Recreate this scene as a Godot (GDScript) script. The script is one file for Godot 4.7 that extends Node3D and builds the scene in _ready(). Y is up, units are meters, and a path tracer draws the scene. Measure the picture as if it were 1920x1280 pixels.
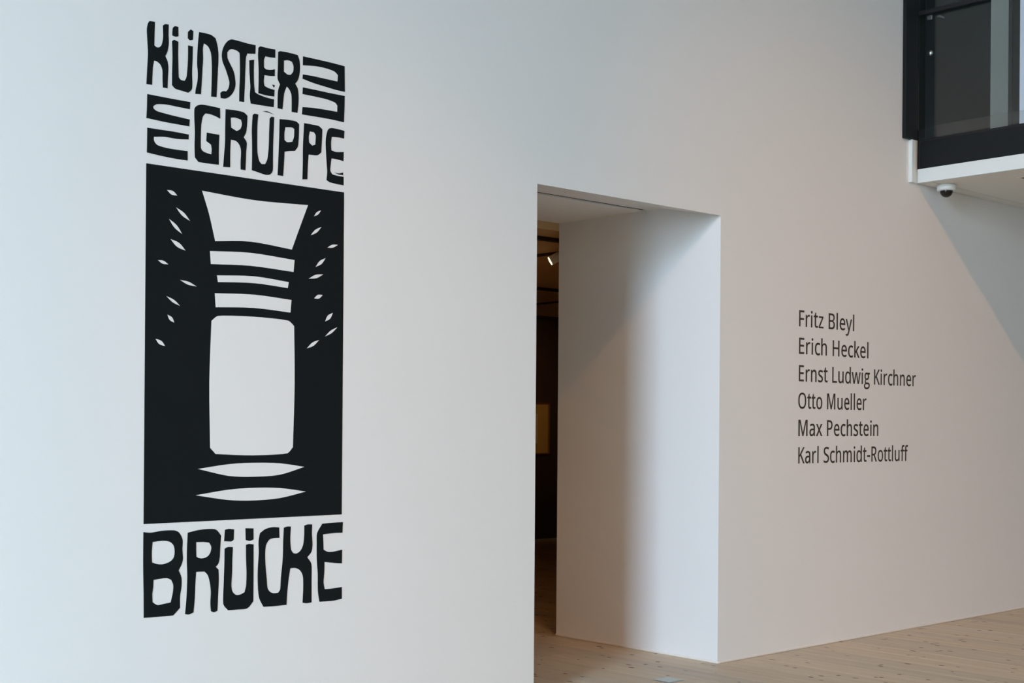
extends Node3D
# World: the white wall stands in the plane z = 0 (room side z > 0), x runs along it to the right, floor at y = 0.
# The right jamb of the doorway is x = 0. Units are metres.

const DOOR_W := 1.587
const DOOR_H := 2.812
const DEPTH := 1.45          # depth of the doorway
const PASS_H := 2.914        # ceiling of the doorway behind its sloped head
const ROOM_L := -13.0
const ROOM_R := 10.0
const ROOM_Z := 12.0
const ROOM_H := 11.6
const BAL_X := 2.28          # edge of the upper floor
const SOFFIT := 3.30
const UPPER := 3.62

const LETTERING = [
	["kuenstler", "letter_k", [[-3.8997, 3.2251, -3.8743, 3.2255, -3.8760, 3.1821, -3.8768, 3.1237, -3.8654, 3.1179, -3.8520, 3.1211, -3.8420, 3.1335, -3.8355, 3.1656, -3.8373, 3.2177, -3.8259, 3.2262, -3.8090, 3.2278, -3.8100, 3.1831, -3.8083, 3.1463, -3.8148, 3.1079, -3.8254, 3.0874, -3.8144, 3.0678, -3.8095, 3.0409, -3.8112, 2.9973, -3.8128, 2.9488, -3.8351, 2.9486, -3.8368, 2.9866, -3.8378, 3.0234, -3.8480, 3.0461, -3.8649, 3.0565, -3.8776, 3.0578, -3.8827, 3.0274, -3.8845, 2.9965, -3.8861, 2.9508, -3.9127, 2.9498, -3.9093, 3.0226, -3.9065, 3.0842, -3.9103, 3.1447, -3.9126, 3.1870, -3.9075, 3.2125]]],
	["kuenstler", "umlaut_dot", [[-3.7885, 3.2184, -3.7783, 3.2267, -3.7625, 3.2268, -3.7622, 3.1864, -3.7745, 3.1815, -3.7916, 3.1837, -3.7917, 3.1991]]],
	["kuenstler", "umlaut_dot", [[-3.7162, 3.2144, -3.7024, 3.2284, -3.6891, 3.2230, -3.6916, 3.1842, -3.7069, 3.1793, -3.7166, 3.1862]]],
	["kuenstler", "letter_u", [[-3.7927, 3.1587, -3.7826, 3.1669, -3.7620, 3.1616, -3.7630, 3.1117, -3.7611, 3.0498, -3.7594, 3.0066, -3.7490, 2.9972, -3.7303, 2.9962, -3.7215, 3.0134, -3.7170, 3.0579, -3.7146, 3.1084, -3.7150, 3.1552, -3.6914, 3.1548, -3.6923, 3.1001, -3.6946, 3.0370, -3.6928, 2.9934, -3.6954, 2.9648, -3.7119, 2.9469, -3.7451, 2.9500, -3.7761, 2.9539, -3.7912, 2.9668, -3.7910, 3.0257, -3.7901, 3.0879, -3.7912, 3.1311]]],
	["kuenstler", "letter_n", [[-3.6611, 3.2249, -3.6287, 3.2257, -3.6003, 3.2238, -3.5788, 3.2135, -3.5700, 3.1867, -3.5639, 3.1497, -3.5636, 3.1116, -3.5661, 3.0666, -3.5686, 3.0153, -3.5716, 2.9512, -3.5987, 2.9492, -3.5970, 3.0040, -3.5962, 3.0675, -3.5980, 3.1178, -3.6032, 3.1485, -3.6176, 3.1710, -3.6375, 3.1792, -3.6422, 3.1536, -3.6405, 3.1099, -3.6430, 3.0716, -3.6454, 3.0207, -3.6497, 2.9506, -3.6778, 2.9477, -3.6758, 2.9682, -3.6677, 3.0041, -3.6659, 3.0422, -3.6698, 3.0792, -3.6688, 3.1297, -3.6657, 3.1806]]],
	["kuenstler", "joined_letters_st", [[-3.4995, 3.2241, -3.4629, 3.2250, -3.4186, 3.2227, -3.3717, 3.2228, -3.3728, 3.1830, -3.3975, 3.1789, -3.4145, 3.1770, -3.4218, 3.1575, -3.4250, 3.0987, -3.4267, 3.0339, -3.4304, 2.9525, -3.4555, 2.9516, -3.4552, 3.0031, -3.4528, 3.0679, -3.4533, 3.1258, -3.4551, 3.1705, -3.4662, 3.1780, -3.4882, 3.1815, -3.5064, 3.1767, -3.5186, 3.1616, -3.5169, 3.1363, -3.5022, 3.1103, -3.4851, 3.0813, -3.4776, 3.0506, -3.4758, 3.0188, -3.4866, 2.9881, -3.5046, 2.9658, -3.5262, 2.9525, -3.5508, 2.9509, -3.5524, 2.9736, -3.5395, 2.9835, -3.5229, 2.9850, -3.5121, 2.9997, -3.5065, 3.0262, -3.5140, 3.0537, -3.5274, 3.0864, -3.5421, 3.1156, -3.5466, 3.1466, -3.5390, 3.1800, -3.5211, 3.2090]]],
	["kuenstler", "letter_l", [[-3.4046, 3.1478, -3.3793, 3.1545, -3.3804, 3.1069, -3.3784, 3.0423, -3.3736, 3.0074, -3.3570, 3.0005, -3.3192, 2.9939, -3.2712, 2.9908, -3.2732, 2.9550, -3.3189, 2.9534, -3.3955, 2.9518, -3.4003, 2.9867, -3.3976, 3.0260, -3.4027, 3.0899]]],
	["kuenstler", "letter_e", [[-3.3573, 3.2139, -3.3469, 3.2224, -3.3060, 3.2219, -3.2664, 3.2236, -3.2668, 3.1848, -3.2905, 3.1823, -3.3193, 3.1821, -3.3268, 3.1656, -3.3265, 3.1298, -3.3166, 3.1231, -3.2938, 3.1240, -3.2679, 3.1314, -3.2684, 3.0997, -3.2973, 3.0958, -3.3239, 3.0943, -3.3267, 3.0645, -3.3235, 3.0454, -3.3045, 3.0389, -3.2686, 3.0353, -3.2706, 3.0047, -3.3117, 3.0030, -3.3556, 3.0060, -3.3545, 3.0595, -3.3551, 3.1245, -3.3585, 3.1759]]],
	["kuenstler", "cut_fleck", [[-3.2833, 3.0577, -3.2672, 3.0579, -3.2717, 3.0453]]],
	["kuenstler", "letter_r", [[-3.2509, 3.2148, -3.2410, 3.2206, -3.1984, 3.2229, -3.1436, 3.2214, -3.1340, 3.1985, -3.1305, 3.1592, -3.1349, 3.1250, -3.1441, 3.1001, -3.1566, 3.0846, -3.1422, 3.0638, -3.1372, 3.0313, -3.1377, 2.9913, -3.1428, 2.9498, -3.1750, 2.9493, -3.1746, 2.9918, -3.1772, 3.0312, -3.1891, 3.0523, -3.2025, 3.0633, -3.2161, 3.0311, -3.2212, 2.9907, -3.2255, 2.9530, -3.2517, 2.9540, -3.2521, 2.9987, -3.2494, 3.0386, -3.2396, 3.0667, -3.2529, 3.0907, -3.2518, 3.1435], [-3.2190, 3.1813, -3.1942, 3.1872, -3.1747, 3.1829, -3.1667, 3.1658, -3.1680, 3.1390, -3.1819, 3.1212, -3.1975, 3.1191, -3.2193, 3.1297]]],
	["kuenstler", "comb_ornament", [[-3.1144, 3.2209, -3.0321, 3.2210, -2.9508, 3.2206, -2.8756, 3.2182, -2.8743, 3.1582, -2.8729, 3.0947, -2.9168, 3.0947, -2.9906, 3.1002, -3.0552, 3.1057, -3.1159, 3.1151, -3.1144, 3.1354, -3.0635, 3.1379, -2.9909, 3.1374, -2.9164, 3.1370, -2.9142, 3.1681, -2.9341, 3.1815, -2.9751, 3.1876, -3.0399, 3.1879, -3.1148, 3.1787]]],
	["kuenstler", "comb_ornament", [[-3.1139, 3.0747, -3.0469, 3.0749, -2.9659, 3.0740, -2.8735, 3.0747, -2.8746, 3.0142, -2.8774, 2.9467, -2.9484, 2.9492, -3.0297, 2.9485, -3.1175, 2.9465, -3.1147, 2.9817, -3.0622, 2.9870, -2.9896, 2.9900, -2.9167, 2.9910, -2.9162, 3.0211, -2.9286, 3.0327, -2.9738, 3.0408, -3.0386, 3.0427, -3.1152, 3.0431]]],
	["gruppe", "comb_ornament", [[-3.9084, 2.9078, -3.8536, 2.9073, -3.7791, 2.9069, -3.7019, 2.9073, -3.7037, 2.8751, -3.7583, 2.8761, -3.8197, 2.8772, -3.8634, 2.8712, -3.8801, 2.8592, -3.8786, 2.8503, -3.8632, 2.8417, -3.8126, 2.8363, -3.7579, 2.8326, -3.7040, 2.8299, -3.7058, 2.7990, -3.7508, 2.7995, -3.8191, 2.8001, -3.9116, 2.8039, -3.9093, 2.8514]]],
	["gruppe", "comb_ornament", [[-3.9072, 2.7630, -3.8525, 2.7634, -3.7848, 2.7645, -3.7083, 2.7629, -3.7088, 2.7410, -3.7640, 2.7353, -3.8253, 2.7355, -3.8757, 2.7280, -3.8755, 2.7127, -3.8620, 2.6962, -3.8249, 2.6892, -3.7705, 2.6877, -3.7133, 2.6890, -3.7129, 2.6478, -3.7701, 2.6474, -3.8381, 2.6503, -3.9084, 2.6558, -3.9075, 2.7110]]],
	["gruppe", "letter_g", [[-3.6807, 2.8826, -3.6683, 2.8972, -3.6472, 2.9051, -3.6048, 2.9064, -3.5533, 2.9047, -3.5521, 2.8571, -3.5759, 2.8648, -3.6045, 2.8697, -3.6258, 2.8695, -3.6384, 2.8548, -3.6465, 2.8189, -3.6489, 2.7681, -3.6477, 2.7116, -3.6385, 2.7003, -3.6172, 2.6938, -3.5952, 2.6912, -3.5939, 2.7161, -3.5977, 2.7346, -3.6212, 2.7470, -3.6194, 2.7852, -3.5895, 2.7846, -3.5559, 2.7846, -3.5582, 2.7180, -3.5576, 2.6500, -3.6026, 2.6484, -3.6592, 2.6483, -3.6776, 2.6665, -3.6794, 2.7196, -3.6785, 2.7825, -3.6818, 2.8447]]],
	["gruppe", "letter_r", [[-3.5251, 2.9048, -3.4749, 2.9078, -3.4308, 2.9053, -3.4121, 2.8928, -3.4133, 2.8551, -3.4189, 2.8155, -3.4313, 2.7923, -3.4148, 2.7708, -3.4174, 2.7252, -3.4185, 2.6863, -3.4204, 2.6434, -3.4455, 2.6439, -3.4458, 2.6825, -3.4440, 2.7279, -3.4516, 2.7526, -3.4701, 2.7692, -3.4971, 2.7716, -3.4997, 2.7264, -3.4997, 2.6463, -3.5352, 2.6435, -3.5313, 2.6963, -3.5268, 2.7545, -3.5266, 2.8247], [-3.4987, 2.8707, -3.4746, 2.8745, -3.4452, 2.8695, -3.4406, 2.8509, -3.4485, 2.8271, -3.4683, 2.8151, -3.4961, 2.8262]]],
	["gruppe", "letter_u", [[-3.3846, 2.9005, -3.3750, 2.9085, -3.3547, 2.9078, -3.3589, 2.8636, -3.3598, 2.7984, -3.3578, 2.7336, -3.3484, 2.6959, -3.3355, 2.6833, -3.3166, 2.6852, -3.3054, 2.7083, -3.2983, 2.7617, -3.2966, 2.8274, -3.2941, 2.8999, -3.2843, 2.9093, -3.2698, 2.9090, -3.2723, 2.8442, -3.2748, 2.7782, -3.2750, 2.7125, -3.2760, 2.6598, -3.2896, 2.6416, -3.3124, 2.6367, -3.3540, 2.6430, -3.3870, 2.6484, -3.3860, 2.7037, -3.3865, 2.7685, -3.3885, 2.8330]]],
	["gruppe", "letter_p", [[-3.2406, 2.9051, -3.1957, 2.9088, -3.1488, 2.9082, -3.1329, 2.8974, -3.1347, 2.8318, -3.1399, 2.7911, -3.1554, 2.7689, -3.1866, 2.7644, -3.2122, 2.7575, -3.2142, 2.7143, -3.2190, 2.6429, -3.2491, 2.6436, -3.2465, 2.6967, -3.2439, 2.7629, -3.2415, 2.8357], [-3.2086, 2.8724, -3.1720, 2.8767, -3.1594, 2.8713, -3.1607, 2.8346, -3.1698, 2.8100, -3.1987, 2.8038, -3.2135, 2.8122, -3.2138, 2.8465]]],
	["gruppe", "letter_p", [[-3.1053, 2.9077, -3.0615, 2.9078, -3.0213, 2.9060, -3.0017, 2.8934, -3.0044, 2.8309, -3.0072, 2.7831, -3.0281, 2.7667, -3.0786, 2.7630, -3.0822, 2.7189, -3.0847, 2.6449, -3.1125, 2.6413, -3.1108, 2.7151, -3.1107, 2.8019, -3.1073, 2.8626], [-3.0732, 2.8731, -3.0492, 2.8727, -3.0394, 2.8594, -3.0414, 2.8153, -3.0590, 2.8081, -3.0767, 2.8203, -3.0785, 2.8468]]],
	["gruppe", "letter_e", [[-2.9684, 2.8985, -2.9521, 2.9078, -2.9151, 2.9087, -2.8737, 2.9062, -2.8758, 2.8682, -2.9065, 2.8691, -2.9477, 2.8663, -2.9515, 2.8386, -2.9496, 2.8015, -2.9224, 2.7972, -2.8769, 2.8036, -2.8782, 2.7589, -2.9138, 2.7622, -2.9484, 2.7629, -2.9530, 2.7297, -2.9544, 2.7023, -2.9420, 2.6869, -2.9131, 2.6839, -2.8767, 2.6838, -2.8763, 2.6421, -2.9210, 2.6440, -2.9580, 2.6475, -2.9761, 2.6554, -2.9723, 2.6932, -2.9778, 2.7602, -2.9825, 2.8341, -2.9788, 2.8685]]],
	["gruppe", "cut_fleck", [[-2.9314, 2.6978, -2.9050, 2.6965, -2.8802, 2.7039, -2.8792, 2.6917, -2.9049, 2.6911]]],
	["gruppe", "cut_fleck", [[-3.3323, 2.9271, -3.3073, 2.9305, -3.2714, 2.9212, -3.2959, 2.9245]]],
	["bruecke", "letter_b", [[-3.9113, 1.0181, -3.8762, 1.0139, -3.8210, 1.0198, -3.7650, 1.0186, -3.7423, 1.0088, -3.7238, 0.9755, -3.7246, 0.9318, -3.7214, 0.8904, -3.7286, 0.8652, -3.7420, 0.8420, -3.7281, 0.8086, -3.7278, 0.7675, -3.7343, 0.7269, -3.7339, 0.6765, -3.7664, 0.6455, -3.8180, 0.6456, -3.9067, 0.6477, -3.9081, 0.7511, -3.9112, 0.8772], [-3.8676, 0.9730, -3.8206, 0.9760, -3.7871, 0.9701, -3.7672, 0.9522, -3.7619, 0.9237, -3.7668, 0.8984, -3.7863, 0.8818, -3.8198, 0.8732, -3.8503, 0.8772, -3.8697, 0.8846, -3.8712, 0.9302], [-3.8625, 0.8082, -3.8304, 0.8109, -3.7998, 0.8122, -3.7773, 0.8019, -3.7675, 0.7782, -3.7695, 0.7451, -3.7793, 0.7039, -3.8128, 0.7002, -3.8434, 0.6977, -3.8656, 0.7123, -3.8675, 0.7478, -3.8633, 0.7779]]],
	["bruecke", "letter_r", [[-3.6990, 1.0051, -3.6449, 1.0144, -3.5925, 1.0165, -3.5571, 1.0112, -3.5320, 0.9837, -3.5357, 0.9313, -3.5383, 0.8842, -3.5452, 0.8584, -3.5581, 0.8451, -3.5438, 0.8310, -3.5422, 0.7847, -3.5442, 0.7324, -3.5482, 0.6461, -3.5659, 0.6419, -3.5806, 0.6474, -3.5838, 0.6833, -3.5819, 0.7354, -3.5876, 0.7776, -3.5978, 0.8097, -3.6143, 0.8275, -3.6561, 0.8288, -3.6592, 0.7829, -3.6621, 0.7106, -3.6679, 0.6500, -3.6908, 0.6428, -3.7092, 0.6465, -3.7029, 0.7140, -3.6996, 0.8066, -3.7027, 0.8996], [-3.6572, 0.9610, -3.6212, 0.9601, -3.5920, 0.9554, -3.5813, 0.9365, -3.5846, 0.9132, -3.5973, 0.8957, -3.6206, 0.8872, -3.6439, 0.8897, -3.6555, 0.8967, -3.6569, 0.9279]]],
	["bruecke", "umlaut_dot", [[-3.5126, 1.0090, -3.4917, 1.0122, -3.4652, 1.0083, -3.4672, 0.9618, -3.4792, 0.9546, -3.5163, 0.9576]]],
	["bruecke", "umlaut_dot", [[-3.4069, 1.0109, -3.3639, 1.0083, -3.3635, 0.9580, -3.3819, 0.9520, -3.4046, 0.9569]]],
	["bruecke", "letter_u", [[-3.5136, 0.9238, -3.4970, 0.9302, -3.4711, 0.9287, -3.4737, 0.8749, -3.4744, 0.8115, -3.4775, 0.7535, -3.4712, 0.7266, -3.4530, 0.7108, -3.4318, 0.7102, -3.4087, 0.7190, -3.4010, 0.7477, -3.3991, 0.8062, -3.4021, 0.8704, -3.4032, 0.9345, -3.3880, 0.9384, -3.3633, 0.9349, -3.3623, 0.8144, -3.3623, 0.6741, -3.3928, 0.6446, -3.4403, 0.6429, -3.4934, 0.6439, -3.5175, 0.6723, -3.5166, 0.7723, -3.5142, 0.8511]]],
	["bruecke", "joined_letters_ck", [[-3.2262, 1.0061, -3.2642, 1.0090, -3.3018, 1.0016, -3.3297, 0.9841, -3.3368, 0.9469, -3.3351, 0.8931, -3.3400, 0.8128, -3.3381, 0.7322, -3.3302, 0.6832, -3.3081, 0.6437, -3.2547, 0.6417, -3.1829, 0.6421, -3.1801, 0.6926, -3.1730, 0.7577, -3.1638, 0.8117, -3.1347, 0.8108, -3.1086, 0.7970, -3.0940, 0.7712, -3.0909, 0.7186, -3.0942, 0.6444, -3.0713, 0.6397, -3.0436, 0.6418, -3.0445, 0.7372, -3.0466, 0.8260, -3.0699, 0.8579, -3.0470, 0.8814, -3.0407, 0.9143, -3.0445, 0.9699, -3.0429, 1.0119, -3.0680, 1.0131, -3.0876, 1.0085, -3.0878, 0.9610, -3.0933, 0.9172, -3.1062, 0.8931, -3.1288, 0.8791, -3.1483, 0.8819, -3.1600, 0.8990, -3.1650, 0.9485, -3.1623, 1.0075, -3.1816, 1.0084, -3.2007, 1.0038, -3.2035, 0.9506, -3.2058, 0.8581, -3.2147, 0.7716, -3.2186, 0.7153, -3.2299, 0.7021, -3.2553, 0.7025, -3.2742, 0.7110, -3.2869, 0.7282, -3.2924, 0.7772, -3.2991, 0.8370, -3.3009, 0.8910, -3.2962, 0.9285, -3.2794, 0.9519, -3.2575, 0.9578, -3.2245, 0.9577]]],
	["bruecke", "letter_e", [[-2.9851, 1.0127, -2.9313, 1.0147, -2.8659, 1.0152, -2.8682, 0.9639, -2.9173, 0.9647, -2.9813, 0.9612, -2.9790, 0.9276, -2.9773, 0.8884, -2.9537, 0.8770, -2.9233, 0.8752, -2.8688, 0.8821, -2.8703, 0.8156, -2.9092, 0.8198, -2.9714, 0.8289, -2.9723, 0.7765, -2.9759, 0.7321, -2.9689, 0.6991, -2.9352, 0.6982, -2.8693, 0.7015, -2.8688, 0.6451, -2.9144, 0.6393, -2.9985, 0.6407, -3.0076, 0.6899, -3.0097, 0.7791, -3.0156, 0.8462, -3.0163, 0.9240, -3.0147, 0.9684]]],
]

var M := {}
var used := {}

# ---------------------------------------------------------------- helpers
func numbered(called: String) -> String:
	var n: int = used.get(called, 0)
	used[called] = n + 1
	return called if n == 0 else "%s_%03d" % [called, n]

func thing(called: String, label: String, category: String, at := Vector3.ZERO, group := "") -> Node3D:
	var o := Node3D.new()
	o.name = numbered(called)
	add_child(o)
	o.position = at
	o.set_meta("label", label)
	o.set_meta("category", category)
	if group != "":
		o.set_meta("group", group)
	return o

func part(called: String, mesh: Mesh, m: Material, parent: Node3D, at := Vector3.ZERO) -> MeshInstance3D:
	var o := MeshInstance3D.new()
	o.name = called
	o.mesh = mesh
	o.material_override = m
	o.cast_shadow = GeometryInstance3D.SHADOW_CASTING_SETTING_ON
	parent.add_child(o, true)
	o.position = at
	return o

func structure(called: String, mesh: Mesh, m: Material, at := Vector3.ZERO) -> MeshInstance3D:
	var o := part(numbered(called), mesh, m, self, at)
	o.set_meta("kind", "structure")
	return o

func begin() -> SurfaceTool:
	var st := SurfaceTool.new()
	st.begin(Mesh.PRIMITIVE_TRIANGLES)
	st.set_smooth_group(-1)
	return st

func done(st: SurfaceTool) -> ArrayMesh:
	st.generate_normals()
	return st.commit()

func quad(st: SurfaceTool, a: Vector3, b: Vector3, c: Vector3, d: Vector3) -> void:
	for p: Vector3 in [a, b, c, a, c, d]:
		st.add_vertex(p)

# box between two corners, its edges cut back by c
func add_box(st: SurfaceTool, lo: Vector3, hi: Vector3, c := 0.0) -> void:
	if c <= 0.0:
		var p := [Vector3(lo.x, lo.y, lo.z), Vector3(hi.x, lo.y, lo.z), Vector3(hi.x, hi.y, lo.z), Vector3(lo.x, hi.y, lo.z),
			Vector3(lo.x, lo.y, hi.z), Vector3(hi.x, lo.y, hi.z), Vector3(hi.x, hi.y, hi.z), Vector3(lo.x, hi.y, hi.z)]
		quad(st, p[4], p[7], p[6], p[5]); quad(st, p[0], p[1], p[2], p[3])
		quad(st, p[0], p[3], p[7], p[4]); quad(st, p[1], p[5], p[6], p[2])
		quad(st, p[3], p[2], p[6], p[7]); quad(st, p[0], p[4], p[5], p[1])
		return
	var mid := (lo + hi) * 0.5
	var h := (hi - lo) * 0.5
	var ins := h - Vector3.ONE * c
	# faces
	for ax in 3:
		for s: float in [-1.0, 1.0]:
			var u := (ax + 1) % 3
			var v := (ax + 2) % 3
			var q := []
			for k: Array in [[-1, -1], [-1, 1], [1, 1], [1, -1]]:
				var w := mid
				w[ax] += s * h[ax]; w[u] += float(k[0]) * ins[u]; w[v] += float(k[1]) * ins[v]
				q.append(w)
			if s > 0: quad(st, q[0], q[1], q[2], q[3])
			else: quad(st, q[3], q[2], q[1], q[0])
	# edges
	for ax in 3:
		var u := (ax + 1) % 3
		var v := (ax + 2) % 3
		for su: float in [-1.0, 1.0]:
			for sv: float in [-1.0, 1.0]:
				var q := []
				for k: Array in [[-1, 0], [1, 0], [1, 1], [-1, 1]]:
					var w := mid
					w[ax] += float(k[0]) * ins[ax]
					if int(k[1]) == 0:
						w[u] += su * h[u]; w[v] += sv * ins[v]
					else:
						w[u] += su * ins[u]; w[v] += sv * h[v]
					q.append(w)
				if su * sv < 0: quad(st, q[0], q[1], q[2], q[3])
				else: quad(st, q[3], q[2], q[1], q[0])
	# corners
	for sx: float in [-1.0, 1.0]:
		for sy: float in [-1.0, 1.0]:
			for sz: float in [-1.0, 1.0]:
				var a := mid + Vector3(sx * h.x, sy * ins.y, sz * ins.z)
				var b := mid + Vector3(sx * ins.x, sy * h.y, sz * ins.z)
				var d := mid + Vector3(sx * ins.x, sy * ins.y, sz * h.z)
				if sx * sy * sz > 0:
					st.add_vertex(a); st.add_vertex(d); st.add_vertex(b)
				else:
					st.add_vertex(a); st.add_vertex(b); st.add_vertex(d)

func box(lo: Vector3, hi: Vector3, c := 0.0) -> ArrayMesh:
	var st := begin()
	add_box(st, lo, hi, c)
	return done(st)

# profile of [radius, height] turned about the y axis
func lathe(profile: Array, seg := 40, smooth := true) -> ArrayMesh:
	var st := SurfaceTool.new()
	st.begin(Mesh.PRIMITIVE_TRIANGLES)
	st.set_smooth_group(0 if smooth else -1)
	for i in profile.size() - 1:
		for k in seg:
			var a0 := TAU * k / seg
			var a1 := TAU * (k + 1) / seg
			var r0: float = profile[i][0]
			var r1: float = profile[i + 1][0]
			var p := Vector3(cos(a0) * r0, profile[i][1], sin(a0) * r0)
			var q := Vector3(cos(a1) * r0, profile[i][1], sin(a1) * r0)
			var r := Vector3(cos(a1) * r1, profile[i + 1][1], sin(a1) * r1)
			var s := Vector3(cos(a0) * r1, profile[i + 1][1], sin(a0) * r1)
			if r0 > 1e-6:
				st.add_vertex(p); st.add_vertex(r); st.add_vertex(q)
			if r1 > 1e-6:
				st.add_vertex(p); st.add_vertex(s); st.add_vertex(r)
	st.generate_normals()
	return st.commit()

# smooth a traced outline, keeping its sharp corners
func smooth_outline(flat: Array, steps := 4) -> PackedVector2Array:
	var p := PackedVector2Array()
	for i in flat.size() / 2:
		p.append(Vector2(flat[2 * i], flat[2 * i + 1]))
	var n := p.size()
	var tangent := PackedVector2Array()
	for i in n:
		var a := p[i] - p[(i + n - 1) % n]
		var b := p[(i + 1) % n] - p[i]
		if absf(a.angle_to(b)) > deg_to_rad(42.0):
			tangent.append(Vector2.ZERO)
		else:
			var m := (a.normalized() + b.normalized()).normalized()
			tangent.append(m * minf(a.length(), b.length()))
	var out := PackedVector2Array()
	for i in n:
		var j := (i + 1) % n
		var p0 := p[i]
		var p1 := p[j]
		var t0 := tangent[i] if tangent[i] != Vector2.ZERO else (p1 - p0) * 0.8
		var t1 := tangent[j] if tangent[j] != Vector2.ZERO else (p1 - p0) * 0.8
		for s in steps:
			var t := float(s) / steps
			var t2 := t * t
			var t3 := t2 * t
			out.append(p0 * (2 * t3 - 3 * t2 + 1) + t0 * (t3 - 2 * t2 + t) + p1 * (-2 * t3 + 3 * t2) + t1 * (t3 - t2))
	return out

# outline with holes, raised by d from the wall plane
func sheet(loops: Array, d: float, origin := Vector3.ZERO, base := 0.0) -> ArrayMesh:
	var st := begin()
	var outer: PackedVector2Array = loops[0]
	if Geometry2D.is_polygon_clockwise(outer):
		outer.reverse()
	var whole := PackedVector2Array(outer)
	for k in range(1, loops.size()):
		var hole: PackedVector2Array = loops[k]
		if not Geometry2D.is_polygon_clockwise(hole):
			hole.reverse()
		var bi := 0
		var bj := 0
		var best := 1e9
		for i in whole.size():
			for j in hole.size():
				var l := whole[i].distance_to(hole[j])
				if l < best:
					best = l; bi = i; bj = j
		var joined := PackedVector2Array()
		for i in bi + 1: joined.append(whole[i])
		for j in hole.size() + 1: joined.append(hole[(bj + j) % hole.size()])
		for i in range(bi, whole.size()): joined.append(whole[i])
		whole = joined
	var tris := Geometry2D.triangulate_polygon(whole)
	if tris.is_empty():
		push_warning("outline could not be filled")
	for t in tris.size() / 3:
		for k: int in [0, 2, 1]:
			var q := whole[tris[3 * t + k]]
			st.add_vertex(Vector3(q.x, q.y, base + d) - origin)
	for loop: PackedVector2Array in loops:
		for i in loop.size():
			var a := loop[i]
			var b := loop[(i + 1) % loop.size()]
			quad(st, Vector3(a.x, a.y, base + d) - origin, Vector3(b.x, b.y, base + d) - origin, Vector3(b.x, b.y, base) - origin, Vector3(a.x, a.y, base) - origin)
	return done(st)

func mat(c: Color, rough := 0.8, metal := 0.0, spec := 0.5) -> StandardMaterial3D:
	var m := StandardMaterial3D.new()
	m.albedo_color = c
	m.roughness = rough
	m.metallic = metal
	m.metallic_specular = spec
	return m

func glass(tint: Color, alpha: float) -> StandardMaterial3D:
	var m := mat(Color(tint, alpha), 0.02)
	m.transparency = BaseMaterial3D.TRANSPARENCY_ALPHA
	return m

func wood_texture() -> ImageTexture:
	# 0.82 m across (4 boards) by 3.28 m along the grain
	var w := 768
	var h := 1536
	var rng := RandomNumberGenerator.new()
	rng.seed = 71
	var fine := FastNoiseLite.new()
	fine.seed = 5; fine.frequency = 0.02; fine.noise_type = FastNoiseLite.TYPE_SIMPLEX
	var knots := []
	for i in 48:
		knots.append([rng.randf() * w, rng.randf() * h, rng.randf_range(6.0, 15.0), rng.randf_range(5.0, 11.0), rng.randf_range(0.4, 0.9)])
	var img := Image.create(w, h, false, Image.FORMAT_RGB8)
	var pale := Color(0.83, 0.775, 0.69)
	var dark := Color(0.73, 0.65, 0.55)
	for y in h:
		for x in w:
			var warp := fine.get_noise_2d(x * 0.35, y * 0.10) * 26.0
			var rings := 0.5 + 0.5 * sin((x + warp) * 0.30)
			var streak := fine.get_noise_2d(x * 9.0, y * 0.28)
			var broad := fine.get_noise_2d(x * 0.5 + 900.0, y * 0.06)
			var t := clampf(0.30 + 0.18 * (rings - 0.5) + 0.24 * streak + 0.28 * broad, 0.0, 1.0)
			img.set_pixel(x, y, pale.lerp(dark, t))
	for k: Array in knots:
		var rx: float = k[2]
		var ry: float = k[3]
		for dy in range(-int(ry * 3), int(ry * 3) + 1):
			for dx in range(-int(rx * 2), int(rx * 2) + 1):
				var e := sqrt(pow(dx / rx, 2) + pow(dy / ry, 2))
				var tail := exp(-pow(dx / (rx * 0.5), 2) - absf(dy) / (ry * 1.4)) * 0.35
				var f := clampf((1.15 - e) * 3.0, 0.0, 1.0) * float(k[4]) + tail * float(k[4])
				if f > 0.01:
					var px := posmod(int(k[0]) + dx, w)
					var py := posmod(int(k[1]) + dy, h)
					img.set_pixel(px, py, img.get_pixel(px, py).lerp(Color(0.30, 0.20, 0.13), minf(f, 0.85)))
	img.generate_mipmaps()
	return ImageTexture.create_from_image(img)

# ---------------------------------------------------------------- scene
func _ready() -> void:
	# camera: level, shifted lens, turned 42 degrees from square to the wall
	var cam := Camera3D.new()
	cam.name = "camera"
	var focal := 2518.0          # in pixels of the 1920 x 1280 frame
	var near := 0.05
	cam.set_frustum(near * 1280.0 / focal, Vector2(0, near * (792.87 - 640.0) / focal), near, 200.0)
	cam.transform = Transform3D(Basis(Vector3.UP, -0.74) * Basis(Vector3.BACK, 0.0074), Vector3(-6.646, 1.5, 5.3488))
	add_child(cam)
	cam.current = true

	var world := WorldEnvironment.new()
	world.name = "environment"
	var env := Environment.new()
	env.background_mode = Environment.BG_SKY
	var sky := Sky.new()
	var sm := ProceduralSkyMaterial.new()
	sm.sky_top_color = Color(0.72, 0.82, 0.93)
	sm.sky_horizon_color = Color(0.86, 0.91, 0.96)
	sm.ground_bottom_color = Color(0.45, 0.45, 0.44)
	sm.ground_horizon_color = Color(0.6, 0.62, 0.63)
	sm.sky_energy_multiplier = 1.0
	sky.sky_material = sm
	env.sky = sky
	env.tonemap_mode = Environment.TONE_MAPPER_LINEAR
	env.tonemap_exposure = 1.0
	env.sdfgi_enabled = true
	env.ssao_enabled = true
	env.ssil_enabled = true
	world.environment = env
	add_child(world)

	# daylight through the tall windows of the left wall and the windows behind the camera
	for k: Array in SKYLIGHT:
		daylight(k)

	materials()
	shell()
	floors()
	balcony()
	gallery()
	lettering()
	picture()
	names()
	details()

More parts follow.
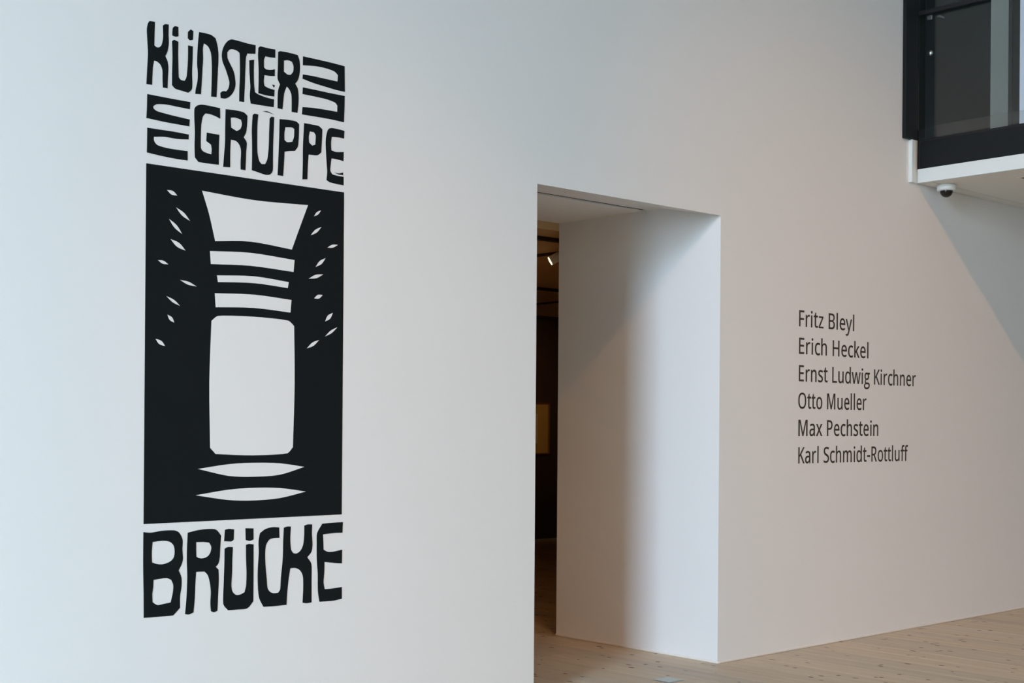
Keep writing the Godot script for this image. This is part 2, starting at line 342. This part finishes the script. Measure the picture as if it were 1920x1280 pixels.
# windows: name, centre, turn, size
const WINDOWS := [
	["window_1", Vector3(ROOM_L, 3.45, 4.7), -PI / 2, Vector2(2.7, 6.7)],
	["window_2", Vector3(-6.0, 2.2, ROOM_Z), 0.0, Vector2(9.0, 4.2)],
]
# sky light beyond them: name, centre, turn, size, colour, energy
const SKYLIGHT := [
	["sky_high", Vector3(-19.5, 10.5, 5.5), -PI / 2, Vector2(11.0, 10.0), Color(0.785, 0.89, 1.0), 18.4],
	["sky_low", Vector3(-19.5, 3.25, 5.5), -PI / 2, Vector2(11.0, 4.5), Color(0.77, 0.90, 1.0), 8.8],
	["sky_back", Vector3(-6.0, 7.0, 18.5), 0.0, Vector2(14.0, 9.0), Color(1.0, 0.94, 0.86), 1.1],
]

func daylight(k: Array) -> void:
	var l := AreaLight3D.new()
	l.name = k[0]
	l.area_size = k[3]
	l.area_normalize_energy = false
	l.light_color = k[4]
	l.light_energy = k[5]
	l.area_range = 60.0
	l.area_attenuation = 2.0
	l.shadow_enabled = true
	add_child(l)
	l.rotation.y = k[2]
	l.position = k[1]

# a wall with rectangular openings: the wall lies in its own plane (u along, y up), cut into strips around the openings
func pierced(st: SurfaceTool, u0: float, u1: float, y1: float, holes: Array, place: Callable) -> void:
	var us := [u0, u1]
	for h: Rect2 in holes:
		us.append(h.position.x); us.append(h.end.x)
	us.sort()
	for i in us.size() - 1:
		var a: float = us[i]
		var b: float = us[i + 1]
		if b - a < 1e-4:
			continue
		var cuts := []
		for h: Rect2 in holes:
			if h.position.x < b - 1e-4 and h.end.x > a + 1e-4:
				cuts.append(Vector2(h.position.y, h.end.y))
		cuts.sort()
		var y := 0.0
		for c: Vector2 in cuts:
			if c.x > y + 1e-4:
				place.call(st, a, b, y, c.x)
			y = c.y
		place.call(st, a, b, y, y1)

func window(k: Array) -> void:
	var s: Vector2 = k[3]
	var t := Transform3D(Basis(Vector3.UP, k[2]), k[1])
	var h := s * 0.5
	var w := structure(k[0], box(Vector3(-h.x, -h.y, 0.15), Vector3(h.x, h.y, 0.16)), M.pane)
	w.transform = t
	for x: float in [-h.x, h.x - 0.06]:
		part("window_frame", box(Vector3(x, -h.y, 0.11), Vector3(x + 0.06, h.y, 0.20), 0.004), M.frame, w)
	for y: float in [-h.y, h.y - 0.06]:
		part("window_frame", box(Vector3(-h.x, y, 0.11), Vector3(h.x, y + 0.06, 0.20), 0.004), M.frame, w)

func materials() -> void:
	M.wall = mat(Color(0.94, 0.93, 0.915), 0.85)
	M.upper_wall = mat(Color(0.94, 0.98, 0.95), 0.85)
	M.ceiling = mat(Color(0.94, 0.93, 0.90), 0.9)
	M.skirting = mat(Color(0.95, 0.925, 0.89), 0.4)
	M.vinyl = mat(Color(0.08, 0.10, 0.105), 0.7, 0.0, 0.25)
	M.paper = mat(Color(0.94, 0.93, 0.915), 0.85)
	M.text = mat(Color(0.20, 0.16, 0.13), 0.6)
	M.black = mat(Color(0.085, 0.10, 0.105), 0.5, 0.0, 0.35)
	M.jet = mat(Color(0.04, 0.045, 0.05), 0.6)
	M.panel = mat(Color(0.115, 0.14, 0.14), 0.6, 0.0, 0.3)
	M.fascia = mat(Color(0.90, 0.92, 0.91), 0.5)
	M.steel = mat(Color(0.75, 0.77, 0.78), 0.25, 1.0)
	M.glass = glass(Color(0.10, 0.16, 0.15), 0.09)
	M.pane = glass(Color(0.9, 0.96, 0.98), 0.05)
	M.dome = mat(Color(0.09, 0.075, 0.065), 0.08)
	M.plastic = mat(Color(0.93, 0.93, 0.91), 0.35)
	M.frame = mat(Color(0.20, 0.21, 0.22), 0.5)
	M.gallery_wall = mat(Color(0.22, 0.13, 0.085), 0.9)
	M.gallery_ceiling = mat(Color(0.80, 0.66, 0.48), 0.8)
	M.batten = mat(Color(0.20, 0.09, 0.04), 0.7)
	M.mat_board = mat(Color(0.70, 0.55, 0.28), 0.8)
	M.print = mat(Color(0.80, 0.68, 0.50), 0.8)
	M.frame_wood = mat(Color(0.48, 0.29, 0.13), 0.5)
	M.socket = mat(Color(0.74, 0.78, 0.75), 0.35)
	M.wood = mat(Color(1, 1, 1), 0.5)
	M.wood.albedo_texture = wood_texture()
	M.wood_b = M.wood.duplicate(); M.wood_b.albedo_color = Color(0.955, 0.95, 0.94)
	M.wood_c = M.wood.duplicate(); M.wood_c.albedo_color = Color(1.0, 0.985, 0.96)
	M.wood_tile = mat(Color(1, 1, 1), 0.5)
	M.wood_tile.albedo_texture = M.wood.albedo_texture
	M.wood_tile.uv1_triplanar = true
	M.wood_tile.uv1_world_triplanar = true
	M.wood_tile.uv1_scale = Vector3(1.22, 0.305, 0.305)

func shell() -> void:
	var st := begin()
	# left of the doorway, right of it up to the edge of the upper floor, below the upper floor
	add_box(st, Vector3(ROOM_L - 0.3, 0, -DEPTH), Vector3(-DOOR_W, ROOM_H, 0))
	add_box(st, Vector3(0, 0, -DEPTH), Vector3(BAL_X, ROOM_H, 0))
	add_box(st, Vector3(BAL_X, 0, -DEPTH), Vector3(ROOM_R + 0.3, UPPER, 0))
	# head of the doorway: underside rises from the front edge, then a slot, then the flat ceiling of the passage
	var x0 := -DOOR_W
	var prof := PackedVector2Array([Vector2(0, DOOR_H), Vector2(-0.50, 2.912), Vector2(-0.615, PASS_H), Vector2(-0.615, 3.10), Vector2(-0.668, 3.10), Vector2(-0.668, PASS_H), Vector2(-DEPTH, PASS_H), Vector2(-DEPTH, ROOM_H), Vector2(0, ROOM_H)])
	for i in prof.size():
		var a := prof[i]
		var b := prof[(i + 1) % prof.size()]
		quad(st, Vector3(x0, a.y, a.x), Vector3(0, a.y, a.x), Vector3(0, b.y, b.x), Vector3(x0, b.y, b.x))
	var front := structure("wall_front", done(st), M.wall)
	part("head_slot_track", box(Vector3(-DOOR_W, 2.922, -0.667), Vector3(0, 3.09, -0.616)), M.jet, front)
	# left and back walls with their windows
	var left := []
	var back := []
	for k: Array in WINDOWS:
		var p: Vector3 = k[1]
		var q: Vector2 = k[3]
		if absf(p.x - ROOM_L) < 0.01:
			left.append(Rect2(p.z - q.x / 2, p.y - q.y / 2, q.x, q.y))
		else:
			back.append(Rect2(p.x - q.x / 2, p.y - q.y / 2, q.x, q.y))
	st = begin()
	pierced(st, 0.0, ROOM_Z, ROOM_H, left, func(t: SurfaceTool, a: float, b: float, c: float, d: float) -> void: add_box(t, Vector3(ROOM_L - 0.3, c, a), Vector3(ROOM_L, d, b)))
	structure("wall_left", done(st), M.wall)
	st = begin()
	pierced(st, ROOM_L - 0.3, ROOM_R + 0.3, ROOM_H, back, func(t: SurfaceTool, a: float, b: float, c: float, d: float) -> void: add_box(t, Vector3(a, c, ROOM_Z), Vector3(b, d, ROOM_Z + 0.3)))
	structure("wall_back", done(st), M.wall)
	for k: Array in WINDOWS:
		window(k)
	structure("wall_right", box(Vector3(ROOM_R, 0, 0), Vector3(ROOM_R + 0.3, ROOM_H, ROOM_Z)), M.wall)
	structure("ceiling_upper", box(Vector3(BAL_X, 6.4, 0), Vector3(ROOM_R, 6.75, ROOM_Z)), M.ceiling)
	structure("ceiling", box(Vector3(ROOM_L - 0.3, ROOM_H, -DEPTH), Vector3(ROOM_R + 0.3, ROOM_H + 0.3, ROOM_Z + 0.3)), M.ceiling)
	# thin skirting where wall and floor meet
	var sk := func(called: String, lo: Vector3, hi: Vector3) -> void:
		structure(called, box(lo, hi, 0.004), M.skirting)
	sk.call("baseboard_right", Vector3(0.0, 0, 0), Vector3(ROOM_R, 0.017, 0.012))
	sk.call("baseboard_left", Vector3(ROOM_L, 0, 0), Vector3(-DOOR_W, 0.017, 0.012))
	sk.call("baseboard_doorway", Vector3(-0.011, 0, -DEPTH), Vector3(0, 0.017, 0.012))
	sk.call("baseboard_doorway_left", Vector3(-DOOR_W, 0, -DEPTH), Vector3(-DOOR_W + 0.011, 0.017, 0.012))

func floors() -> void:
	var root := structure("floor", box(Vector3(ROOM_L - 0.3, -0.25, -9.0), Vector3(ROOM_R + 0.3, -0.022, ROOM_Z + 0.3)), M.gallery_ceiling)
	var bw := 0.205
	var x0 := -4.16
	var cols := 60
	part("floor_field", box(Vector3(ROOM_L - 0.3, -0.022, -9.0), Vector3(x0, 0, ROOM_Z + 0.3)), M.wood_tile, root)
	part("floor_field", box(Vector3(x0 + cols * bw, -0.022, -9.0), Vector3(ROOM_R + 0.3, 0, ROOM_Z + 0.3)), M.wood_tile, root)
	var rng := RandomNumberGenerator.new()
	rng.seed = 12
	for i in cols:
		var z := -9.0 
		var nxt := -9.0 + rng.randf_range(2.0, 5.6)
		while z < ROOM_Z + 0.3 - 0.01:
			if ROOM_Z + 0.3 - nxt < 1.2:
				nxt = ROOM_Z + 0.3
			var top := -rng.randf() * 0.0006
			part("plank", plank(bw - 0.0012, nxt - z - 0.0012, rng.randi_range(0, 3) * 0.25, rng.randf(), rng.randf() < 0.5), [M.wood, M.wood_b, M.wood_c][rng.randi_range(0, 2)], root, Vector3(x0 + i * bw, top, z))
			z = nxt
			nxt = z + 4.6

# one floor board: top bevelled along its edges, grain along z
func plank(w: float, l: float, u0: float, v0: float, flip: bool) -> ArrayMesh:
	var st := begin()
	var c := 0.0013
	var t := 0.022
	var ring := func(inset: float, y: float) -> Array:
		return [Vector3(inset, y, inset), Vector3(w - inset, y, inset), Vector3(w - inset, y, l - inset), Vector3(inset, y, l - inset)]
	var a: Array = ring.call(c, 0.0)
	var b: Array = ring.call(0.0, -c)
	var d: Array = ring.call(0.0, -t)
	var put := func(p: Vector3) -> void:
		var q := p.x / 0.82
		st.set_uv(Vector2(u0 + (0.25 - q if flip else q), v0 + p.z / 3.28))
		st.add_vertex(p)
	var face := func(p: Vector3, q: Vector3, r: Vector3, s: Vector3) -> void:
		for k: Vector3 in [p, q, r, p, r, s]:
			put.call(k)
	face.call(a[0], a[1], a[2], a[3])
	for i in 4:
		var j := (i + 1) % 4
		face.call(b[i], b[j], a[j], a[i])
		face.call(d[i], d[j], b[j], b[i])
	return done(st)

func balcony() -> void:
	var far := ROOM_Z
	var b := thing("balcony", "upper floor edge with black fascia, white lower band and glass balustrade", "balcony", Vector3(BAL_X, SOFFIT, 0))
	var o := Vector3(BAL_X, SOFFIT, 0)
	var bp := func(called: String, lo: Vector3, hi: Vector3, m: Material, c := 0.0, parent: Node3D = null) -> MeshInstance3D:
		return part(called, box(lo - o, hi - o, c), m, parent if parent else b)
	bp.call("slab", Vector3(BAL_X + 0.03, SOFFIT + 0.03, 0.0), Vector3(ROOM_R, UPPER - 0.02, far), M.ceiling)
	# underside: a narrow strip along the wall and a wide panel, with a joint between
	bp.call("soffit_panel", Vector3(BAL_X + 0.022, SOFFIT, 0.002), Vector3(ROOM_R, SOFFIT + 0.03, 0.108), M.ceiling, 0.003)
	bp.call("soffit_panel", Vector3(BAL_X + 0.022, SOFFIT, 0.118), Vector3(ROOM_R, SOFFIT + 0.03, far), M.ceiling, 0.003)
	bp.call("white_band", Vector3(BAL_X, SOFFIT, 0.006), Vector3(BAL_X + 0.02, SOFFIT + 0.103, far), M.fascia, 0.002)
	bp.call("black_fascia", Vector3(BAL_X + 0.006, SOFFIT + 0.106, 0.034), Vector3(BAL_X + 0.03, UPPER - 0.018, far), M.black, 0.002)
	bp.call("fascia_end_bracket", Vector3(BAL_X + 0.012, SOFFIT + 0.106, 0.004), Vector3(BAL_X + 0.03, UPPER - 0.018, 0.030), M.jet, 0.002)
	bp.call("floor_edge", Vector3(BAL_X + 0.02, UPPER - 0.018, 0.0), Vector3(ROOM_R, UPPER, far), M.jet)
	# steel upright on the wall and the white trim below it
	bp.call("upright", Vector3(2.085, UPPER - 0.012, 0.0), Vector3(2.225, 6.4, 0.030), M.black, 0.003)
	bp.call("wall_trim", Vector3(2.175, SOFFIT - 0.006, 0.0), Vector3(2.226, UPPER - 0.012, 0.030), M.fascia, 0.002)
	bp.call("wall_trim", Vector3(2.226, SOFFIT - 0.004, 0.0), Vector3(BAL_X - 0.004, UPPER - 0.012, 0.010), M.fascia)
	bp.call("channel", Vector3(2.232, UPPER, 0.0), Vector3(BAL_X - 0.006, 6.4, 0.012), M.jet)
	# glass with its fixings
	var z0 := 0.008
	for i in 3:
		var z1 := z0 + 2.4
		var g: MeshInstance3D = bp.call("glass_panel", Vector3(BAL_X + 0.004, UPPER + 0.004, z0), Vector3(BAL_X + 0.016, 5.05, z1), M.glass, 0.001)
		bp.call("glass_strip", Vector3(BAL_X + 0.022, UPPER, z0 + 0.055), Vector3(BAL_X + 0.030, 3.712, z1), M.glass, 0.001)
		for y: float in [4.245, 4.672]:
			for z: float in [z0 + 0.101, z1 - 0.1]:
				var bolt := part("bolt", lathe([[0.0, -0.002], [0.021, -0.002], [0.022, 0.005], [0.017, 0.013], [0.0, 0.016]], 20), M.steel, g, Vector3(BAL_X + 0.004, y, z) - o)
				bolt.rotation.z = PI / 2
		z0 = z1 + 0.012
	bp.call("edge_seal", Vector3(BAL_X + 0.018, UPPER, 0.058), Vector3(BAL_X + 0.022, 5.05, 0.063), M.jet)
	bp.call("base_clamp", Vector3(BAL_X + 0.018, UPPER, 0.006), Vector3(BAL_X + 0.034, 3.70, 0.058), M.jet, 0.002)
	var rail: MeshInstance3D = bp.call("handrail", Vector3(BAL_X - 0.036, 4.528, 0.032), Vector3(BAL_X - 0.004, 4.562, far), M.jet, 0.004)
	# rail bracket: plate against the glass and a short arm
	bp.call("bracket_plate", Vector3(BAL_X - 0.008, 4.488, 0.085), Vector3(BAL_X + 0.003, 4.526, 0.125), M.steel, 0.002, rail)
	bp.call("bracket_arm", Vector3(BAL_X + 0.017, 4.500, 0.150), Vector3(BAL_X + 0.09, 4.520, 0.172), M.steel, 0.003, rail)

	# wall of the upper floor: dark panel, pale strip, window post, window
	var up := structure("wall_upper", box(Vector3(3.383, UPPER, -0.3), Vector3(3.665, ROOM_H, 0.0)), M.upper_wall)
	part("dark_panel", box(Vector3(BAL_X + 0.0, UPPER, -0.3), Vector3(3.383, ROOM_H, -0.002)), M.panel, up)
	part("wall_piece", box(Vector3(4.9, UPPER, -0.3), Vector3(ROOM_R + 0.3, ROOM_H, 0.0)), M.wall, up)
	part("window_post", box(Vector3(3.665, UPPER, -0.10), Vector3(3.725, ROOM_H, 0.0), 0.003), M.frame, up)
	part("window_bead", box(Vector3(3.725, UPPER, -0.10), Vector3(3.745, ROOM_H, -0.01), 0.003), M.steel, up)
	part("window_post", box(Vector3(3.745, UPPER, -0.10), Vector3(3.86, ROOM_H, 0.0), 0.003), M.black, up)
	structure("window_upper", box(Vector3(3.86, UPPER, -0.06), Vector3(4.9, ROOM_H, -0.05)), M.pane)

func gallery() -> void:
	var zf := -7.26
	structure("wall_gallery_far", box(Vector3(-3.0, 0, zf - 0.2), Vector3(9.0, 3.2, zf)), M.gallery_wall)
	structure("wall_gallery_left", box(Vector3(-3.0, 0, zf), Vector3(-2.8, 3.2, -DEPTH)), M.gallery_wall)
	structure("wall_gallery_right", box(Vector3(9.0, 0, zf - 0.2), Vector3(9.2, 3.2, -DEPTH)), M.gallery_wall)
	var c := structure("ceiling_gallery", box(Vector3(-3.0, 2.86, zf - 0.2), Vector3(9.2, 3.28, -DEPTH)), M.gallery_ceiling)
	for z: float in [-1.75, -4.41, -6.99]:
		part("batten", box(Vector3(-2.8, 2.835, z - 0.03), Vector3(9.0, 2.86, z + 0.03), 0.004), M.batten, c)
	for x: float in [-2.2, 0.796, 3.82, 6.8]:
		part("batten", box(Vector3(x - 0.022, 2.842, zf), Vector3(x + 0.022, 2.86, -DEPTH), 0.004), M.batten, c)
	# picture on the far wall
	var f := thing("framed_picture", "small picture in a thin brown frame on the dark gallery wall", "picture", Vector3(5.20, 1.10, zf))
	var fw := 0.60
	var fh := 0.665
	for s: Array in [[Vector3(-fw / 2, 0, 0), Vector3(fw / 2, 0.018, 0.04)], [Vector3(-fw / 2, fh - 0.018, 0), Vector3(fw / 2, fh, 0.04)],
			[Vector3(-fw / 2, 0.018, 0), Vector3(-fw / 2 + 0.018, fh - 0.018, 0.04)], [Vector3(fw / 2 - 0.018, 0.018, 0), Vector3(fw / 2, fh - 0.018, 0.04)]]:
		part("frame_bar", box(s[0], s[1], 0.003), M.frame_wood, f)
	part("mount", box(Vector3(-fw / 2 + 0.018, 0.018, 0.0), Vector3(fw / 2 - 0.018, fh - 0.018, 0.02)), M.mat_board, f)
	part("print", box(Vector3(-fw / 2 + 0.15, 0.14, 0.02), Vector3(fw / 2 - 0.205, fh - 0.14, 0.022)), M.print, f)
	# track spots of the dim gallery
	spot_lamp("white cylindrical track spot with a glowing rim under gallery ceiling", Vector3(0.64, 2.768, -2.2), Vector3(-0.66, -0.48, -0.58), 2.86, 12.0, 50.0, Color(1.0, 0.86, 0.62), 0.036)
	spot_lamp("white cylindrical track spot aimed at the framed picture", Vector3(4.0, 2.74, -5.4), Vector3(1.2, -1.0, -1.86), 2.86, 1.0, 34.0, Color(1.0, 0.86, 0.62), 0.036)
	# lamp high up in the hall, which throws the shadows of the door head and of the upper floor
	spot_lamp("large white ceiling spot shining down on the doorway wall", HALL_SPOT, Vector3(2.3, 0.9, 0.0) - HALL_SPOT, ROOM_H, HALL_ENERGY, HALL_ANGLE, Color(1.0, 0.69, 0.36), 0.15)
	spot_lamp("white ceiling spot shining down beside the black wall lettering", HALL_SPOT + Vector3(-1.4, 0, 0), Vector3(-2.3, 1.3, 0.0) - HALL_SPOT - Vector3(-1.4, 0, 0), ROOM_H, 19.0, 9.6, Color(1.0, 0.69, 0.36), 0.15)

const HALL_SPOT := Vector3(-5.4, 9.13, 8.0)
const HALL_ENERGY := 35.0
const HALL_ANGLE := 15.3

func spot_lamp(label: String, front: Vector3, dir: Vector3, ceiling_y: float, energy: float, angle: float, color: Color, r: float, group := "") -> void:
	dir = dir.normalized()
	var s := thing("track_spot", label, "lamp", front, group)
	# local -y is the way it shines
	var y := -dir
	var x := y.cross(Vector3(0, 0, 1)).normalized()
	var z := x.cross(y)
	var turn := Basis(x, y, z)
	var l := r * 3.4
	var head := part("head", lathe([[r * 0.86, 0.25 * r], [r * 0.90, 0.0], [r, 0.0], [r, l - r * 0.15], [r * 0.85, l], [0.0, l]], 36), M.plastic, s)
	head.basis = turn
	var glow := StandardMaterial3D.new()
	glow.albedo_color = Color(1, 0.9, 0.75)
	glow.emission_enabled = true
	glow.emission = color.lerp(Color.WHITE, 0.3)
	glow.emission_energy_multiplier = 2.0
	var bulb := part("lamp_lens", lathe([[r * 0.84, 0.22 * r], [r * 0.95, -0.02 * r], [r * 0.93, -0.16 * r], [r * 0.5, -0.24 * r], [0.0, -0.26 * r]], 36), glow, s)
	bulb.basis = turn
	var top := y * l * 0.7
	var h := ceiling_y - front.y - top.y
	if h > 0.005:
		part("stem", lathe([[0.0, 0.0], [r * 0.22, 0.0], [r * 0.22, h - 0.01], [r * 0.5, h - 0.01], [r * 0.5, h], [0.0, h]], 20), M.plastic, s, top)
	var light := SpotLight3D.new()
	light.name = "spot_light"
	light.light_color = color
	light.light_energy = energy
	light.spot_angle = angle
	light.spot_angle_attenuation = 1.0
	light.spot_range = 30.0
	light.spot_attenuation = 2.0
	light.light_size = r * 0.8
	light.shadow_enabled = true
	s.add_child(light)
	light.position = dir * r * 0.4
	light.basis = Basis(turn.x, turn.z * -1.0, turn.y)

# ---------------------------------------------------------------- the wall graphic
func lettering() -> void:
	var roots := {}
	var texts := {"kuenstler": "black hand-cut lettering KÜNSTLER with two comb shapes above the picture panel",
		"gruppe": "black hand-cut lettering GRUPPE with two comb shapes just above the picture panel",
		"bruecke": "large black hand-cut lettering BRÜCKE below the picture panel"}
	for l: Array in LETTERING:
		if not roots.has(l[0]):
			var lo := Vector2(1e9, 1e9)
			for k: Array in LETTERING:
				if k[0] == l[0]:
					for i in k[2][0].size() / 2:
						lo = lo.min(Vector2(k[2][0][2 * i], k[2][0][2 * i + 1]))
			roots[l[0]] = thing("wall_lettering", texts[l[0]], "lettering", Vector3(lo.x, lo.y, 0))
		var r: Node3D = roots[l[0]]
		var loops := []
		for flat: Array in l[2]:
			loops.append(smooth_outline(flat))
		part(l[1], sheet(loops, 0.0012, r.position), M.vinyl, r)

# a plain black and white stand-in of the panel's size: cut blocks and flecks
func picture() -> void:
	var x0 := -3.9107
	var x1 := -2.8733
	var y0 := 1.0525
	var y1 := 2.6087
	var r := thing("picture_panel", "tall black wall panel with plain white cut-out blocks and flecks", "panel", Vector3(x0, y0, 0))
	part("black_field", box(Vector3(0, 0, 0), Vector3(x1 - x0, y1 - y0, 0.0012)), M.vinyl, r)
	var w := x1 - x0
	var h := y1 - y0
	var cut := func(uv: Array, called := "white_block") -> void:
		var flat := []
		for i in uv.size() / 2:
			flat.append(float(uv[2 * i]) * w)
			flat.append((1.0 - float(uv[2 * i + 1])) * h)
		part(called, sheet([smooth_outline(flat)], 0.0010, Vector3.ZERO, 0.0012), M.paper, r)
	cut.call([0.26, 0.055, 0.52, 0.062, 0.80, 0.055, 0.76, 0.12, 0.715, 0.195, 0.50, 0.185, 0.325, 0.195, 0.295, 0.12])
	cut.call([0.30, 0.225, 0.50, 0.218, 0.73, 0.226, 0.725, 0.262, 0.50, 0.256, 0.305, 0.262])
	cut.call([0.335, 0.293, 0.52, 0.286, 0.70, 0.294, 0.695, 0.312, 0.52, 0.306, 0.34, 0.312])
	cut.call([0.325, 0.345, 0.52, 0.340, 0.715, 0.347, 0.71, 0.385, 0.52, 0.379, 0.33, 0.385])
	cut.call([0.31, 0.425, 0.34, 0.41, 0.52, 0.405, 0.70, 0.41, 0.73, 0.425, 0.735, 0.60, 0.728, 0.79, 0.70, 0.808, 0.52, 0.813, 0.335, 0.808, 0.308, 0.79, 0.302, 0.60])
	cut.call([0.25, 0.850, 0.40, 0.838, 0.52, 0.835, 0.66, 0.838, 0.79, 0.850, 0.66, 0.872, 0.52, 0.876, 0.40, 0.872])
	cut.call([0.24, 0.925, 0.40, 0.912, 0.52, 0.909, 0.66, 0.912, 0.80, 0.925, 0.66, 0.942, 0.52, 0.946, 0.40, 0.942])
	var rng := RandomNumberGenerator.new()
	rng.seed = 8
	for i in 18:
		var left := i < 9
		var k := i % 9
		var cx := rng.randf_range(0.06, 0.20) if left else rng.randf_range(0.83, 0.94)
		var cy := 0.07 + 0.052 * k + rng.randf_range(-0.01, 0.01)
		var a := rng.randf_range(0.2, 0.9) * (1.0 if left else -1.0)
		var ln := rng.randf_range(0.022, 0.042)
		var th := rng.randf_range(0.006, 0.010)
		var d := Vector2(cos(a), sin(a) * w / h)
		var n := Vector2(-sin(a), cos(a) * w / h)
		var p := Vector2(cx, cy)
		var q := []
		for s: Vector2 in [p - d * ln, p + n * th, p + d * ln, p - n * th]:
			q.append(s.x); q.append(s.y)
		cut.call(q, "white_fleck")

# six lines of names in plain sans letters, one mesh per letter
func names() -> void:
	var face := SystemFont.new()
	face.font_names = PackedStringArray(["Droid Sans"])
	var font := FontVariation.new()
	font.base_font = face
	font.variation_embolden = 0.22
	var lines := [["Fritz Bleyl", 2.162, 0.834, 1.4854], ["Erich Heckel", 1.978, 0.835, 1.6665], ["Ernst Ludwig Kirchner", 1.794, 0.836, 2.2979],
		["Otto Mueller", 1.610, 0.832, 1.6456], ["Max Pechstein", 1.427, 0.835, 1.8005], ["Karl Schmidt-Rottluff", 1.243, 0.836, 2.1975]]
	var order := ["topmost", "second", "third", "fourth", "fifth", "lowest"]
	var size := 64
	var px := 0.001
	var ref := TextMesh.new()
	ref.font = font; ref.font_size = size; ref.pixel_size = px; ref.depth = 0.0; ref.text = "H"
	ref.horizontal_alignment = HORIZONTAL_ALIGNMENT_LEFT
	var hb := ref.get_aabb()
	var sy := 0.1095 / hb.size.y
	var cache := {}
	for i in lines.size():
		var text: String = lines[i][0]
		var x0: float = lines[i][2]
		var x1: float = lines[i][3]
		var t := thing("name_line", "%s line of the dark list of six names on the wall" % order[i] if i > 0 and i < 5 else "%s line of dark lettering in the list of six names" % order[i], "lettering", Vector3(x0, lines[i][1], 0), "lines of the name list")
		var spans := []
		for k in text.length():
			var ch := text[k]
			if ch == " ":
				continue
			if not cache.has(ch):
				var tm := TextMesh.new()
				tm.font = font; tm.font_size = size; tm.pixel_size = px; tm.depth = 0.0008 / sy; tm.curve_step = 1.0
				tm.text = ch
				tm.horizontal_alignment = HORIZONTAL_ALIGNMENT_LEFT
				cache[ch] = tm
			spans.append([ch, font.get_string_size(text.substr(0, k), HORIZONTAL_ALIGNMENT_LEFT, -1, size).x * px])
		var first: AABB = cache[spans[0][0]].get_aabb()
		var last: AABB = cache[spans[-1][0]].get_aabb()
		var a: float = first.position.x
		var b: float = spans[-1][1] + last.end.x
		var sx := (x1 - x0) / (b - a)
		for s: Array in spans:
			var o := part("letter", cache[s[0]], M.text, t)
			o.scale = Vector3(sx, sy, 1.0)
			o.position = Vector3((float(s[1]) - a) * sx, -hb.position.y * sy, 0.0005)

func details() -> void:
	# dome camera under the upper floor
	var c := thing("security_camera", "white dome security camera with dark bubble under the upper floor", "camera", Vector3(2.485, SOFFIT - 0.001, 0.132))
	part("base", lathe([[0.0, 0.0], [0.062, 0.0], [0.068, -0.006], [0.070, -0.034], [0.064, -0.044], [0.052, -0.047], [0.0, -0.047]], 48), M.plastic, c)
	var dome := []
	for i in 13:
		var a := PI / 2 * i / 12.0
		dome.append([0.047 * cos(a), -0.047 - 0.047 * sin(a)])
	part("bubble", lathe(dome, 48), M.dome, c)
	part("lock_screw", lathe([[0.0, 0.0], [0.006, 0.0], [0.006, -0.010], [0.0, -0.010]], 14), M.frame, c, Vector3(0.066, -0.002, 0.03))
	# flush slot in the soffit
	var v := thing("soffit_vent", "thin grey vent slot set flush in the underside of upper floor", "vent", Vector3(2.60, SOFFIT, 0.66))
	part("vent_frame", box(Vector3(-0.03, -0.004, -0.02), Vector3(0.40, 0.0, 0.05), 0.0015), M.ceiling, v)
	part("vent_slot", box(Vector3(-0.015, -0.005, 0.0), Vector3(0.385, -0.0035, 0.03)), M.frame, v)
	# socket lid in the floor
	var s := thing("floor_socket", "small pale metal socket lid set in the wooden floor", "socket", Vector3(-0.655, 0.0, 0.162))
	part("rim", box(Vector3(-0.065, 0.0, -0.065), Vector3(0.065, 0.003, 0.065), 0.001), M.steel, s)
	part("lid", box(Vector3(-0.055, 0.003, -0.055), Vector3(0.055, 0.005, 0.055), 0.001), M.socket, s)
